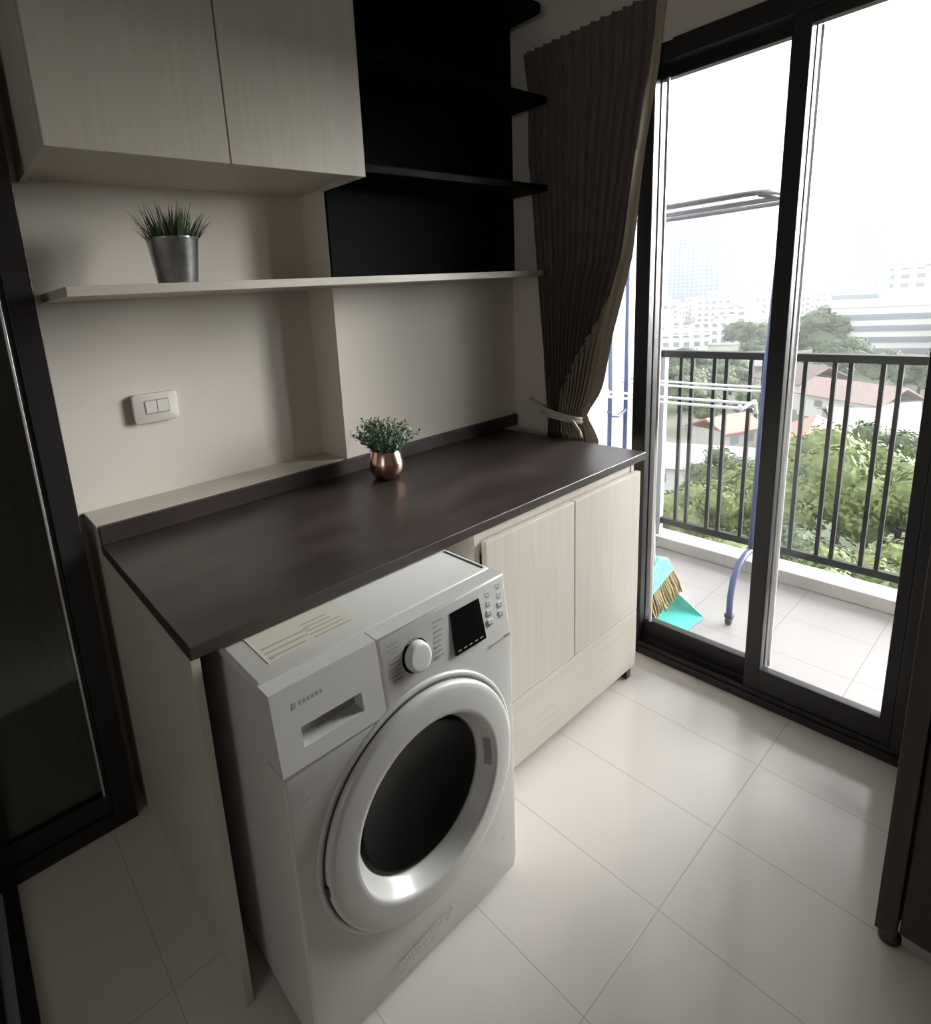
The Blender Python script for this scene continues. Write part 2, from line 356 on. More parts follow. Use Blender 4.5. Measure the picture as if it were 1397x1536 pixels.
# finger grip on the right of the bowl and latch mark on the left
a0, a1 = math.radians(-9), math.radians(14); b = MB(); n = 10
for i in range(n):
    q = []
    for a in (a0+(a1-a0)*i/n, a0+(a1-a0)*(i+1)/n):
        for (r, y) in ((.1765, .001), (.1855, .0165)): q.append((CX+r*math.cos(a)-.0008, WY-y, CZ+r*math.sin(a)))
    b.quad(q[0], q[1], q[3], q[2])
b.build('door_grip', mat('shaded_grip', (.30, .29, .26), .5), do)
b = MB().box(-.006, .006, -.008, .0, -.012, .012, .002, mtx=Matrix.Translation((CX-.2525, WY-.006, CZ-.02))); b.build('hinge_slot', M['bkg'], do)
def bulge(z):
    t = max(0, min(1, (.831-z)/.148)); q = max(0, min(1, (z-.012)/.05)); return -.020*t*(.45+.55*q)
for ch in wm.children_recursive:
    if ch.name.startswith(('casing', 'top_lid', 'lid_', 'sticker')): continue
    ring = ch.name.startswith(('door', 'hinge'))
    for v in ch.data.vertices:
        if ring: v.co.y += -.020*(1. if v.co.y < -.80 else .6)
        else: v.co.y += bulge(v.co.z)*max(0, min(1, (-.8005-v.co.y)/.037))
for x in (.10, .60):
    for y in (-.77, -.34): MB().lathe([(.02, 0), (.02, .018), (.012, .02), (.012, .036)], 20, Matrix.Translation((x, y, 0))).build('foot', M['bplas'], wm)

# ------------------------------------------------------------------ upper cabinet and shelves
uc = empty('wall_cabinet', (.4, 0, 1.8), 'pale wood two-door cabinet high on the wall above the plant shelf', 'cabinet')
b = MB().box(-.004, .014, -.205, DR-.002, 1.802, 2.58, .001).box(.014, .811, -.205, -.002, 1.812, 1.83).box(.014, .8125, -.002, DR-.002, 1.812, 1.83).box(.795, .811, -.205, -.002, 1.802, 2.58).box(.014, .811, -.205, -.002, 2.56, 2.58)
b.build('body', M['wood'], uc)
Box(-.007+.006, .3985, -.227, -.2085, 1.802, 2.58, .0012).build('door', M['wood'], uc)
Box(.4025, .812, -.227, -.2085, 1.802, 2.58, .0012).build('door', M['wood'], uc)

ws = MB().prism([(-.003, DR-.002), (-.003, -.19), (1.70, -.19), (1.70, -.001), (.811, -.001), (.811, DR-.002)], 'z', 1.505, 1.5275, .0012).build('wall_shelf', M['woodx'])
tag(ws, 'long pale wood shelf under the cabinet, holding the potted grass', 'shelf')
su = empty('shelf_unit', (1.28, 0, 1.53), 'black open shelf unit between the wall cabinet and the curtain', 'shelf unit')
Box(.8133, 1.742, -.012, -.0005, 1.528, 2.60).build('back_panel', M['blk'], su)
for z in (1.820, 2.128, 2.432):
    c = .035
    pts = [(.814, -.0125), (.814, -.205)]+[(1.70-c+c*math.sin(math.radians(a)), -.205+c-c*math.cos(math.radians(a))) for a in (0, 18, 36, 54, 72, 90)]+[(1.70, -.0125)]
    if z < 2.4: pts = [(.814, -.0125), (.814, -.212), (1.70, -.212), (1.70, -.0125)]
    MB().prism(pts, 'z', z, z+.022, .001).build('shelf', M['blk'], su)

# ------------------------------------------------------------------ plants, switch
def grass_plant():
    x, y, z = .289, -.06, 1.5277
    e = empty('potted_grass', (x, y, z), 'tufty artificial grass in a tapered galvanised metal pot on the long pale shelf', 'plant')
    MB().lathe([(0, 0), (.049, 0), (.050, .002), (.0645, .114), (.066, .117), (.0645, .119), (.062, .117), (.058, .095), (0, .095)], 48, Matrix.Translation((x, y, z))).build('pot', M['galv'], e)
    MB().lathe([(.0575, .0955), (.04, .102), (0, .104)], 24, Matrix.Translation((x, y, z))).build('soil', M['soil'], e)
    b = MB()
    for i in range(230):
        a = R.uniform(0, 2*PI); r = .054*math.sqrt(R.random()); tilt = min(.95, (r/.054)*R.uniform(.15, .75)+R.uniform(0, .12)); L = R.uniform(.06, .125)*(1-.25*tilt)
        p = Vector((x+r*math.cos(a), y+r*math.sin(a), z+.098)); d = Vector((math.cos(a), math.sin(a), 0)); w = Vector((-math.sin(a), math.cos(a), 0))
        w.rotate(Matrix.Rotation(R.uniform(-1, 1), 3, 'Z')); prev = None; n = 5
        for k in range(n+1):
            t = k/n; q = p+d*(L*(math.sin(tilt)*t+.25*tilt*t*t))+Vector((0, 0, L*math.cos(tilt)*(t-.12*tilt*t*t))); ww = w*.0026*(1-t**1.6)+w*.0002
            cur = (b.bm.verts.new(q-ww), b.bm.verts.new(q+ww))
            if prev: b.bm.faces.new((prev[0], prev[1], cur[1], cur[0]))
            prev = cur
    b.build('grass_blades', M['grass'], e)
grass_plant()
def leafy_plant():
    x, y, z = .868, -.155, .8649
    e = empty('potted_shrub', (x, y, z), 'small leafy artificial plant in a round copper pot on the dark worktop', 'plant')
    s = 1.0
    MB().lathe([(0, 0), (.034, 0), (.044, .006), (.055, .022), (.060, .040), (.0585, .060), (.052, .082), (.0475, .098), (.0465, .1), (.045, .098), (.047, .08), (0, .075)], 48, Matrix.Translation((x, y, z))).build('pot', M['copper'], e)
    MB().lathe([(.047, .083), (.03, .09), (0, .092)], 24, Matrix.Translation((x, y, z))).build('soil', M['soil'], e)
    b = MB(); st = MB()
    for i in range(74):
        a = R.uniform(0, 2*PI); r = .036*math.sqrt(R.random()); tl = (r/.036)*R.uniform(.4, 1.0); L = R.uniform(.085, .130)*(1-.12*tl)
        d = Vector((math.cos(a)*math.sin(tl), math.sin(a)*math.sin(tl), math.cos(tl))); p = Vector((x+r*math.cos(a), y+r*math.sin(a), z+.085))
        st.tube([p, p+d*L*.5+Vector((0, 0, .004)), p+d*L], .0011, 4)
        for k in range(13):
            t = .18+.82*k/12; c = p+d*(L*t); ph = k*2.4+i
            u = d.orthogonal().normalized(); v = d.cross(u); o = (u*math.cos(ph)+v*math.sin(ph)+d*.7).normalized(); w = o.cross(d).normalized()*.0052; l = .0135*R.uniform(.8, 1.2)
            b.quad(c, c+o*l*.5+w, c+o*l, c+o*l*.5-w)
    b.build('foliage', M['leaf'], e); st.build('stems', M['leaf'], e)
leafy_plant()
sw = empty('light_switch', (.237, DR, 1.186), 'white rectangular light switch plate on the recessed wall', 'switch')
b = MB().prism(arc(.292, 1.220, .010, 0, 90, 4)+arc(.182, 1.220, .010, 90, 180, 4)+arc(.182, 1.154, .010, 180, 270, 4)+arc(.292, 1.154, .010, 270, 360, 4), 'y', DR-.020, DR-.0002, .003)
b.build('plate', M['plate'], sw, 40)
for i in range(2): Box(.207+i*.034, .239+i*.034, DR-.0225, DR-.019, 1.172, 1.207, .0012).build('rocker', M['plate'], sw)
Box(.203, .276, DR-.0206, DR-.0195, 1.168, 1.2105).build('rocker_frame', M['wmd'], sw)

# ------------------------------------------------------------------ curtain
cu = empty('curtain', (1.72, -.28, 0), 'dark brown pleated curtain tied back beside the sliding door', 'curtain')
LB = [(2.338, -.088), (2.20, -.108), (1.955, -.110), (1.81, -.128), (1.54, -.152), (1.204, -.178), (1.0, -.184), (.94, -.19), (.86, -.186), (.5, -.16), (.03, -.15)]
RB = [(2.338, -.618), (2.14, -.602), (1.885, -.562), (1.79, -.546), (1.547, -.507), (1.275, -.427), (1.057, -.378), (.955, -.345), (.90, -.365), (.86, -.372), (.5, -.40), (.03, -.41)]
def itp(T, z):
    for (a, p), (c, q) in zip(T, T[1:]):
        if a >= z >= c: return p+(q-p)*(a-z)/(a-c)
    return T[-1][1] if z < T[-1][0] else T[0][1]
def curtain_mesh(off, u0, u1, nu=220, nz=90, extra=0., fold=False, ztop=2.338):
    b = MB(); g = []
    for j in range(nz+1):
        z = ztop-(ztop-.03)*j/nz;
        if fold: k = max(0, min(1, (1.42-z)/.44)); u0 = 1.004-.56*k*k*(3-2*k)
        yl, yr = itp(LB, z), itp(RB, z); row = []
        tie = math.exp(-((z-.945)/.07)**2)
        for i in range(nu+1):
            u = u0+(u1-u0)*i/nu; ph = 2*PI*14*u+.8*math.sin(3*z+5*u)
            amp = .0145 if z > .84 else .02
            if z > 2.2: amp *= .7
            x = 1.724+amp*math.sin(ph)*(1-.5*tie)+.003*math.sin(2*PI*37*u+4*z) - (.012*math.sin(PI*max(0, min(1, u))) if .87 < z < 1.5 else 0)
            if z <= .84: x = 1.70+.028*math.sin(ph)
            y = yl+(yr-yl)*u+.004*math.cos(ph)
            if extra: y -= extra*max(0, (u-.95)/.08)*max(0, min(1, (1.9-z)/.8))*(1-.6*tie)
            row.append(b.bm.verts.new((min(x, 1.733)+off, y, z)))
        g.append(row)
    for q, w in zip(g, g[1:]):
        for i in range(nu): f = b.bm.faces.new((q[i], q[i+1], w[i+1], w[i])); f.smooth = True
    return b
curtain_mesh(0, 0, 1).build('curtain_fabric', M['curt'], cu)
curtain_mesh(.0035, .93, 1.03, 60, extra=.05).build('lining', M['lining'], cu)
curtain_mesh(-.010, .4, 1.02, 90, 120, fold=True, ztop=1.42).build('lining', M['lining'], cu)
b = MB()
for k, z0 in enumerate((.936, .947, .958)):
    pts = []
    for i in range(28):
        a = 2*PI*i/28; yc, ry = -.268, .092
        pts.append((1.701+.039*math.cos(a), yc+ry*math.sin(a), z0+.018*math.sin(a)*(1 if k else .6)-.004*math.cos(a)))
    b.tube(pts, .0065, 8, closed=True)
b.tube([(1.712, -.180, .955), (1.722, -.150, .968), (1.733, -.115, .985), (1.736, -.098, .990)], 0.005, 8)
b.tube([(1.660, -.330, .945), (1.664, -.352, .93), (1.666, -.375, .90), (1.668, -.385, .872)], .006, 8)
b.build('tieback_cord', M['rope'], cu)
hk = MB().tube([(XW, -.092, .995), (1.728, -.092, .995), (1.722, -.094, .990), (1.722, -.100, .982), (1.728, -.104, .985), (1.730, -.104, .992)], .0028, 8)
tag(hk.build('tieback_hook', M['alu']), 'small metal hook on the wall holding the curtain cord', 'hook')

# ------------------------------------------------------------------ dark cabinet at the right edge
tc = empty('tall_cabinet', (1.4, -1.8, 0), 'tall dark brown wooden cabinet at the right edge near the sliding door', 'cabinet')
Box(1.100, 1.725, -1.512, -1.477, .045, 2.2, .0015).build('side_panel', M['dkw'], tc)
Box(1.100, 1.725, -2.335, -2.300, .045, 2.2, .0015).build('side_panel', M['dkw'], tc)
Box(1.140, 1.725, -2.300, -1.512, .06, 2.19).build('body', M['dkw'], tc)
for y0, y1 in ((-1.905, -1.516), (-2.298, -1.909)): Box(1.112, 1.132, y0, y1, .05, 2.19, .0015).build('door', M['dkw'], tc)
for x in (1.135, 1.69):
    for y in (-1.500, -2.31): MB().lathe([(0, 0), (.018, 0), (.02, .004), (.02, .016), (.012, .02), (.012, .046)], 20, Matrix.Translation((x, y, 0))).build('foot', M['bplas'], tc)

# ------------------------------------------------------------------ balcony
XB = 2.84
tag(Box(XW+.12, XB, -3.2, .0, -.14, -.002).build('balcony_floor', M['balc']), 'pale tiled balcony floor outside the sliding door', 'floor', kind='structure')
tag(Box(2.705, XB, -3.2, -.06, -.001, .062, .004).build('balcony_kerb', M['conc']), 'pale concrete kerb under the balcony railing', 'kerb', kind='structure')
tag(Box(XW+.12, XB, -.06, .06, -.14, 2.6).build('wall_balcony', M['wpaint']), 'white side wall of the balcony', 'wall', kind='structure')
tag(Box(XW+.12, XB, -3.3, -3.2, -.14, 2.6).build('wall_balcony_end', M['wpaint']), 'white end wall of the balcony out of sight', 'wall', kind='structure')
rl = empty('balcony_railing', (2.76, -1.4, .06), 'charcoal metal railing with paired vertical bars along the balcony', 'railing')
Box(2.735, 2.785, -3.2, -.06, 1.062, 1.096, .002).build('top_rail', M['railm'], rl)
Box(2.745, 2.775, -3.2, -.06, .128, .162, .002).build('bottom_rail', M['railm'], rl)
Box(2.74, 2.78, -.195, -.15, .063, 1.062, .001).build('post', M['post'], rl)
Box(2.74, 2.78, -2.20, -2.155, .063, 1.062, .001).build('post', M['railm'], rl)
y = -.272
bal = None
while y > -2.1:
    for yy in (y, y-.0555):
        if bal is None: bal = Box(-.008, .008, -.008, .008, .162, 1.062).build('baluster', M['railm'], rl); o = bal
        else: o = bal.copy(); COL.objects.link(o); o.parent = rl
        o.matrix_parent_inverse = Matrix.Translation(-Vector(rl.location)); o.location = (2.76, yy, 0)
    y -= .1625
# drying rack
rk = empty('drying_rack', (2.4, -.45, 0), 'blue and white folding clothes drying rack on the balcony', 'clothes rack')
for ys in (-.13, -.778):
    b = MB()
    for x in ((2.31, 2.46) if ys > -.5 else (2.363,)): b.tube([(x, ys, .27), (x+.004, ys-(.004 if ys < -.5 else 0), 1.0), (x+.03*(ys < -.5), ys-(.018 if ys < -.5 else 0), 1.735)], .0105, 10)
    if ys > -.5: b.tube([(2.30, ys, .84), (2.32, ys, .815), (2.385, ys, .80), (2.45, ys, .815), (2.47, ys, .84)], .008, 8)
    b.build('upright', M['blue'], rk)
    b = MB().tube([(2.17, ys, .045), (2.17, ys, .13), (2.19, ys, .20), (2.24, ys, .255), (2.31, ys, .275), (2.46, ys, .275), (2.53, ys, .255), (2.58, ys, .20), (2.60, ys, .13), (2.60, ys, .045)], .0125, 10)
    lg = b.build('leg', M['blue'], rk)
    for x in (2.17, 2.60):
        MB().lathe([(0, -.011), (.014, -.011), (.019, -.008), (.021, 0), (.019, .008), (.014, .011), (0, .011)], 20, Matrix.Translation((x, ys, .019)) @ Matrix.Rotation(PI/2, 4, 'X')).box(x-.012, x+.012, ys-.016, ys+.016, .032, .05, .003).build('castor', M['bplas'], lg)
def loop(x0, x1, y0, y1, z, r): 
    return [(p[0], p[1], z) for p in arc(x1-r, y1-r, r, 0, 90)+arc(x0+r, y1-r, r, 90, 180)+arc(x0+r, y0+r, r, 180, 270)+arc(x1-r, y0+r, r, 270, 360)]
b = MB().tube(loop(2.17, 2.66, -.812, -.10, 1.742, .09), .010, 10, closed=True)
for x in (2.42, 2.50): b.tube([(x, -.80, 1.742), (x, -.10, 1.742)], .006, 8)
for ys in (-.13, -.778): b.tube([(2.19, ys, 1.735), (2.64, ys, 1.735)], .008, 8)
b.build('top_hanger', M['rackg'], rk)
for x, z in ((2.16, .945), (2.25, .950), (2.52, .955), (2.61, .958)):
    MB().tube([(x, -.075, z), (x, -.44, z-.004), (x, -.80, z)], .006, 8).build('hanging_rail', M['rackw'], rk)
for ys in (-.13, -.778):
    for sgn in (-1, 1):
        xc = 2.385
        MB().tube([(xc+sgn*.07, ys, .90), (xc+sgn*.10, ys, .955), (xc+sgn*.15, ys, .952), (xc+sgn*.235, ys, .940), (xc+sgn*.25, ys, .962)], .007, 8).build('wing_arm', M['rackw'], rk)
MB().lathe([(0, 0), (.009, 0), (.009, .02), (0, .02)], 12, Matrix.Translation((2.148, -.80, .945)) @ Matrix.Rotation(PI/2, 4, 'X')).build('end_cap', M['bplas'], rk)

# dustpan and broom
dp = empty('dustpan', (2.03, -.575, 0), 'turquoise plastic long-handled dustpan lying open on the balcony floor', 'dustpan')
mt = Matrix.Translation((2.032, -.575, .0)) @ Matrix.Rotation(math.radians(-94), 4, 'Z')   # local +x: mouth direction
b = MB()
b.prism([(-.10, .001), (.105, .001), (.105, .004), (-.10, .012)], 'y', -.125, .125, mtx=mt)
for sd in (-1, 1): b.prism([(-.10, .004), (.105, .004), (.09, .012), (.0, .065), (-.10, .10)], 'y', sd*.125-.002, sd*.125+.002, mtx=mt)
b.box(-.104, -.10, -.125, .125, .002, .10, mtx=mt)
b.build('pan', M['turq'], dp)
b = MB().tube([(2.075, -.463, .05), (2.077, -.463, .45), (2.08, -.463, .835)], .009, 10); b.build('handle', M['rackw'], dp)
br = empty('broom', (2.03, -.575, .012), 'straw broom with a turquoise head standing in the dustpan', 'broom')
mb = Matrix.Translation((2.00, -.545, .185)) @ Matrix.Rotation(math.radians(-16), 4, 'Y') @ Matrix.Rotation(math.radians(-6), 4, 'X')
b = MB()
for i in range(30):
    for j in range(5):
        x = -.13+.26*i/29; y = -.02+.01*j
        b.tube([(x*.80, y*.6, .0), (x*.9+R.uniform(-.006, .006), y+R.uniform(-.01, .01), -.075), (x+R.uniform(-.010, .010), y*1.3+R.uniform(-.012, .012), -.125+.25*x*-.28+R.uniform(-.005, .003))], .0042, 4)
b.bm.transform(mb); b.build('bristles', M['straw'], br)
b = MB().prism([(-.112, -.012), (.112, -.012), (.09, .065), (.04, .10), (-.04, .10), (-.09, .065)], 'y', -.022, .022, .006, mtx=mb); b.build('head', M['turqd'], br)
q0 = mb @ Vector((0, 0, .09)); q1 = q0+Vector((-.03, .01, .72)); b = MB().tube([q0, (q0+q1)/2, q1], .011, 10); b.build('handle', M['rackw'], br)

# ------------------------------------------------------------------ the city beyond
GZ = -25.
CAMX, CAMY = -.263, -1.622
def pol(az, d): a = math.radians(az); return CAMX+d*math.cos(a), CAMY+d*math.sin(a)
M['ground'] = mat('city_ground', (.17, .17, .14), .9, noise=((.10, .13, .07), (.03, .03, .03), 6, .4, .6))
M['asph'] = mat('pale_asphalt', (.32, .32, .32), .9)
M['pink'] = mat('faded_pink_roof', (.37, .27, .255), .9, noise=((.28, .22, .21), (.5, 4, 4), 3, .35, .65))
M['greyr'] = mat('grey_tin_roof', (.33, .31, .315), .9, noise=((.27, .25, .25), (.4, 4, 4), 3, .35, .65))
M['red'] = mat('red_tin_roof', (.42, .15, .12), .8)
M['brown'] = mat('brown_tile_roof', (.19, .15, .145), .9)
M['cream'] = mat('cream_render', (.42, .40, .37), .8)
M['whiteb'] = mat('white_render', (.70, .70, .70), .8)
M['pinkb'] = mat('pink_render', (.38, .31, .30), .8)
M['bluegl'] = mat('pale_blue_cladding', (.66, .70, .82), .4)
M['palegl'] = mat('pale_green_cladding', (.70, .78, .80), .4)
M['win'] = mat('building_window_glass', (.24, .27, .31), .2)
M['winp'] = mat('pale_window_glass', (.50, .55, .68), .25)
def facade(name, wall, win, fh=3.1, bw=3.2, a=.5, c=.55):
    m = mat(name, wall, .6); nt = m.node_tree; N = nt.nodes.new; L = nt.links.new; b = nt.nodes['Principled BSDF']
    tc = N('ShaderNodeTexCoord'); sp = N('ShaderNodeSeparateXYZ'); L(tc.outputs['Object'], sp.inputs[0])
    def op(o, x, y=None, v=None):
        q = N('ShaderNodeMath'); q.operation = o; L(x, q.inputs[0])
        if y is not None: L(y, q.inputs[1])
        if v is not None: q.inputs[1].default_value = v
        return q.outputs[0]
    hz = op('ADD', sp.outputs[0], sp.outputs[1])
    hz = op('ADD', hz, v=1000.); zz = op('ADD', sp.outputs[2], v=.6)
    wi = op('MULTIPLY', op('LESS_THAN', op('MODULO', hz, v=bw), v=bw*c), op('GREATER_THAN', op('MODULO', zz, v=fh), v=fh*(1-a)))
    g = N('ShaderNodeNewGeometry'); sg = N('ShaderNodeSeparateXYZ'); L(g.outputs['Normal'], sg.inputs[0])
    wi = op('MULTIPLY', wi, op('LESS_THAN', op('ABSOLUTE', sg.outputs[2]), v=.5))
    x = N('ShaderNodeMix'); x.data_type = 'RGBA'; x.inputs['A'].default_value = (*wall, 1); x.inputs['B'].default_value = (*win, 1); L(wi, x.inputs['Factor']); L(x.outputs['Result'], b.inputs['Base Color'])
    return m
M['f_white'] = facade('white_facade', (.68, .68, .68), (.27, .28, .30)); M['f_cream'] = facade('cream_facade', (.60, .585, .55), (.25, .26, .28), 3.0, 4.0)
M['f_blue'] = facade('pale_blue_facade', (.30, .34, .46), (.20, .24, .36), 3.2, 3.6, .55, .6); M['f_green'] = facade('pale_green_facade', (.38, .43, .47), (.26, .31, .37), 3.2, 5., .5, .65)
M['f_pink'] = facade('pink_facade', (.50, .42, .41), (.30, .27, .27), 3.2, 3.4, .45, .4)
M['t1'] = mat('bright_foliage', (.105, .15, .05), .7, noise=((.22, .26, .095), (.9, .9, .9), 4, .35, .65))
M['t2'] = mat('deep_foliage', (.05, .08, .04), .7, noise=((.13, .165, .08), (.9, .9, .9), 4, .35, .65))
M['trunk'] = mat('tree_bark', (.10, .08, .06), .9)
tag(Box(20, 2500, -1600, 1600, GZ-1, GZ).build('ground', M['ground']), 'city ground far below the balcony', 'ground', kind='structure')

def tree_mesh(seed, m, rad, h, nb, nl, leaf):
    r = random.Random(seed); b = MB(); ls = []
    for i in range(nb):
        a = r.uniform(0, 2*PI); q = math.sqrt(r.random())*rad*.62; c = Vector((q*math.cos(a), q*math.sin(a), h*.42+r.uniform(0, 1)*(h*.42)*(1-(q/rad)**2)))
        br_ = rad*r.uniform(.22, .40); ls.append((c, br_))
        bb = bmesh.new(); bmesh.ops.create_icosphere(bb, subdivisions=2, radius=br_*.88)
        for v in bb.verts: v.co = v.co*(1+r.uniform(-.2, .12)); v.co.z *= .8
        b.add(bb, Matrix.Translation(c))
    for i in range(nl):
        c, br_ = ls[r.randrange(nb)]; n = Vector((r.gauss(0, 1), r.gauss(0, 1), r.gauss(.25, 1))).normalized()
        p = c+Vector((n.x, n.y, n.z*.8))*br_*r.uniform(.80, 1.22); u = n.orthogonal().normalized(); u.rotate(Matrix.Rotation(r.uniform(0, 6.28), 3, n)); v = n.cross(u)
        n2 = (u*r.uniform(-.5, .5)+n).normalized(); u = n2.cross(v).normalized(); s = leaf*r.uniform(.6, 1.3)
        b.quad(p-u*s, p-v*s*.5, p+u*s, p+v*s*.5)
    return b
def tree(seed, m, rad, h, nb=26, nl=9000, leaf=.24):
    e = bpy.data.objects.new('tree', None); COL.objects.link(e)
    tree_mesh(seed, m, rad, h, nb, nl, leaf).build('crown', m, e)
    MB().tube([(0, 0, -.3), (.1, .05, h*.25), (.2, 0, h*.5)], [rad*.06, rad*.05, rad*.035], 8).build('trunk', M['trunk'], e)
    return e
protoA = [tree(3, M['t1'], 5.5, 11), tree(5, M['t1'], 5.0, 10.5), tree(9, M['t2'], 5.2, 10)]
used = [0, 0, 0]
def put_tree(k, az, d, sc, label, group=None, zs=1.):
    e = protoA[k] if not used[k] else copy_tree(protoA[k]); used[k] = 1
    x, y = pol(az, d); e.location = (x, y, GZ); e.scale = (sc, sc, sc*zs); e.rotation_euler = (0, 0, R.uniform(0, 6))
    return tag(e, label, 'tree', group)
G1 = 'trees just beyond the balcony railing'
near = [(0, 11.9, 62, 1.1, 1.22), (1, 8.2, 60, 1.1, 1.1), (1, 4.2, 58, 1.0, 1.1), (0, 16.0, 60, 1.0, 1.08), (1, 19.8, 58, .95, .98), (0, 23.6, 57, .8, .9), (2, 9.8, 70, 1.0, 1.25), (2, 14.2, 50, .95, .85), (1, 6.0, 49, 1.0, .85), (0, 18.3, 47, .9, .78), (1, 10.2, 46, 1.0, .82), (2, 22.2, 46, .8, .7), (2, 13.0, 39, .95, .55), (0, 7.6, 38, .9, .6), (1, 16.9, 37, .9, .5), (1, 2.0, 66, 1.1, 1.2), (2, 20.5, 68, .9, 1.0)]
for k, az, d, sc, zs in near: put_tree(k, az, d, sc, 'leafy green tree in the near grove seen through the balcony railing', G1, zs)
G2 = 'darker trees among the distant buildings'
DARK = []
for az, d, sc in ((16.2, 205, 1.9), (14.4, 200, 2.2), (14.9, 158, 1.0), (12.4, 168, 1.5), (10.1, 160, 1.2), (18.6, 230, 1.5), (19.6, 240, 1.5), (8.0, 152, 1.1), (5.9, 172, 1.4), (18.0, 185, 1.3), (24.2, 128, 1.3), (22.2, 114, 1.0), (21.2, 136, 1.2), (23.6, 156, 1.4), (18.2, 120, 1.0), (20.2, 150, 1.2), (3.6, 156, 1.3)):
    DARK.append((az, d)); put_tree(2, az, d, sc*.95, 'dusky green tree among the distant roofs and blocks', G2, .85)

def house(az, d, w, l, h, rh, rot, rm, wmat, label, group=None):
    x, y = pol(az, d); e = empty('house', (0, 0, 0), label, 'house', group)
    Box(-w/2, w/2, -l/2, l/2, 0, h).build('walls', wmat, e)
    ov = .7
    b = MB().prism([(-w/2-ov, h-.2), (0, h+rh), (w/2+ov, h-.2), (w/2+ov, h), (0, h+rh+.25), (-w/2-ov, h)], 'y', -l/2-ov, l/2+ov); b.build('roof', rm, e)
    first = None
    for k in range(4):
        sg = 1 if k % 2 else -1; yy = -l*.22 if k < 2 else l*.22
        if first is None: o = first = Box(-.05, .05, -.8, .8, -.6, .6).build('window', M['win'], e)
        else: o = first.copy(); COL.objects.link(o); o.parent = e
        o.location = (sg*w/2, yy, h-1.5)
    e.location = (x, y, GZ); e.rotation_euler = (0, 0, math.radians(rot)); return e
house(14.2, 90, 9, 12, 4.6, 2.2, 100, M['red'], M['cream'], 'low house with a bright red tin roof behind the near trees')
house(20.4, 100, 6, 7, 4.0, 1.5, 70, M['red'], M['cream'], 'small red-roofed house behind the left glass pane trees')
house(6.4, 104, 20, 24, 5.0, 2.0, 20, M['greyr'], M['cream'], 'wide grey tin-roofed shed at the right behind the trees')
house(22.5, 84, 12, 18, 3.2, 1.2, 20, M['greyr'], M['whiteb'], 'long pale-roofed shed beside the parking yard on the left')
RG = 'faded pink and grey roofs beyond the trees'
rr = random.Random(5)
hs = [(pol(14.2, 90), 9), (pol(20.4, 100), 6), (pol(6.4, 104), 18), (pol(22.5, 84), 12)]; n = tries = 0
while n < 30 and tries < 5000:
    tries += 1
    az = rr.uniform(4.5, 20); d = rr.uniform(98, 172); q = pol(az, d); w_, l_ = rr.uniform(8, 12), rr.uniform(11, 16); rad = math.hypot(w_, l_)/2*.92
    if any(math.dist(q, c) < rad+r_ for c, r_ in hs) or any(math.dist(q, pol(a_, d_)) < rad+7 for a_, d_ in DARK): continue
    hs.append((q, rad)); n += 1
    house(az, d, w_, l_, rr.uniform(4.2, 6), rr.uniform(1.8, 3), rr.uniform(0, 180), rr.choice([M['pink'], M['pink'], M['greyr'], M['brown']]), rr.choice([M['cream'], M['pinkb'], M['whiteb']]), 'low gabled house among the jumble of faded pink and grey roofs', RG)
def block(name, az, d, w, dep, h, rot, wallm, label, cat='building', group=None, bands=0):
    x, y = pol(az, d); e = empty(name, (0, 0, 0), label, cat, group)
    Box(-dep/2, dep/2, -w/2, w/2, 0, h).build('walls', wallm, e)
    for f in range(bands):
        fh = h/(bands+.6); z0 = fh*(f+.45)
        Box(-dep/2-.15, dep/2+.15, -w/2-.15, w/2+.15, z0, z0+fh*.5).build('window_band', M['win'], e)
    Box(-dep/2-.3, dep/2+.3, -w/2-.3, w/2+.3, h, h+.6).build('roof_slab', wallm, e)
    Box(-dep*.2, dep*.2, -w*.25, w*.12, h+.6, h+3.4).build('roof_room', wallm, e)
    e.location = (x, y, GZ); e.rotation_euler = (0, 0, math.radians(rot)); return e
block('apartment_building', 9.9, 205, 27, 18, 16.5, 14, M['whiteb'], 'white five-storey block with dark window bands beyond the railing', bands=5)
block('apartment_building', 4.3, 195, 15, 18, 16.5, 10, M['f_pink'], 'pinkish block next to the white banded block at right edge')
block('office_building', 8.0, 280, 22, 20, 25, 8, M['f_cream'], 'cream office block rising behind the banded white block')
block('office_building', 12.2, 330, 16, 14, 18, 8, M['bluegl'], 'small pale blue block left of the banded white block', bands=4)
block('tower', 10.6, 560, 34, 28, 92, 10, M['f_blue'], 'tall pale blue tower behind the right glass pane, its right shaft')
block('tower', 13.0, 650, 30, 28, 103, 14, M['f_green'], 'tall pale green-white tower just left of the blue one')
for i, (az, d, w, h, mm) in enumerate(((26.6, 500, 18, 74, 'f_green'), (24.8, 620, 26, 100, 'f_blue'), (22.7, 560, 24, 96, 'f_blue'), (20.9, 640, 14, 100, 'f_green'))):
    block('tower', az, d, w, 20, h, 22, M[mm], ['pale green tower at the far left of the left glass pane', 'second pale blue tower from the left in the left pane', 'wide pale blue tower in the middle of the left pane', 'slim pale tower right of the wide blue one in the left pane'][i])
BG = 'white low-rise blocks across the hazy middle distance'
taken = [(pol(9.9, 205), 24), (pol(4.3, 195), 16), (pol(8, 280), 20), (pol(12.2, 330), 16)]+[(pol(a_, d_), 11) for a_, d_ in DARK]
n = 0; tries = 0
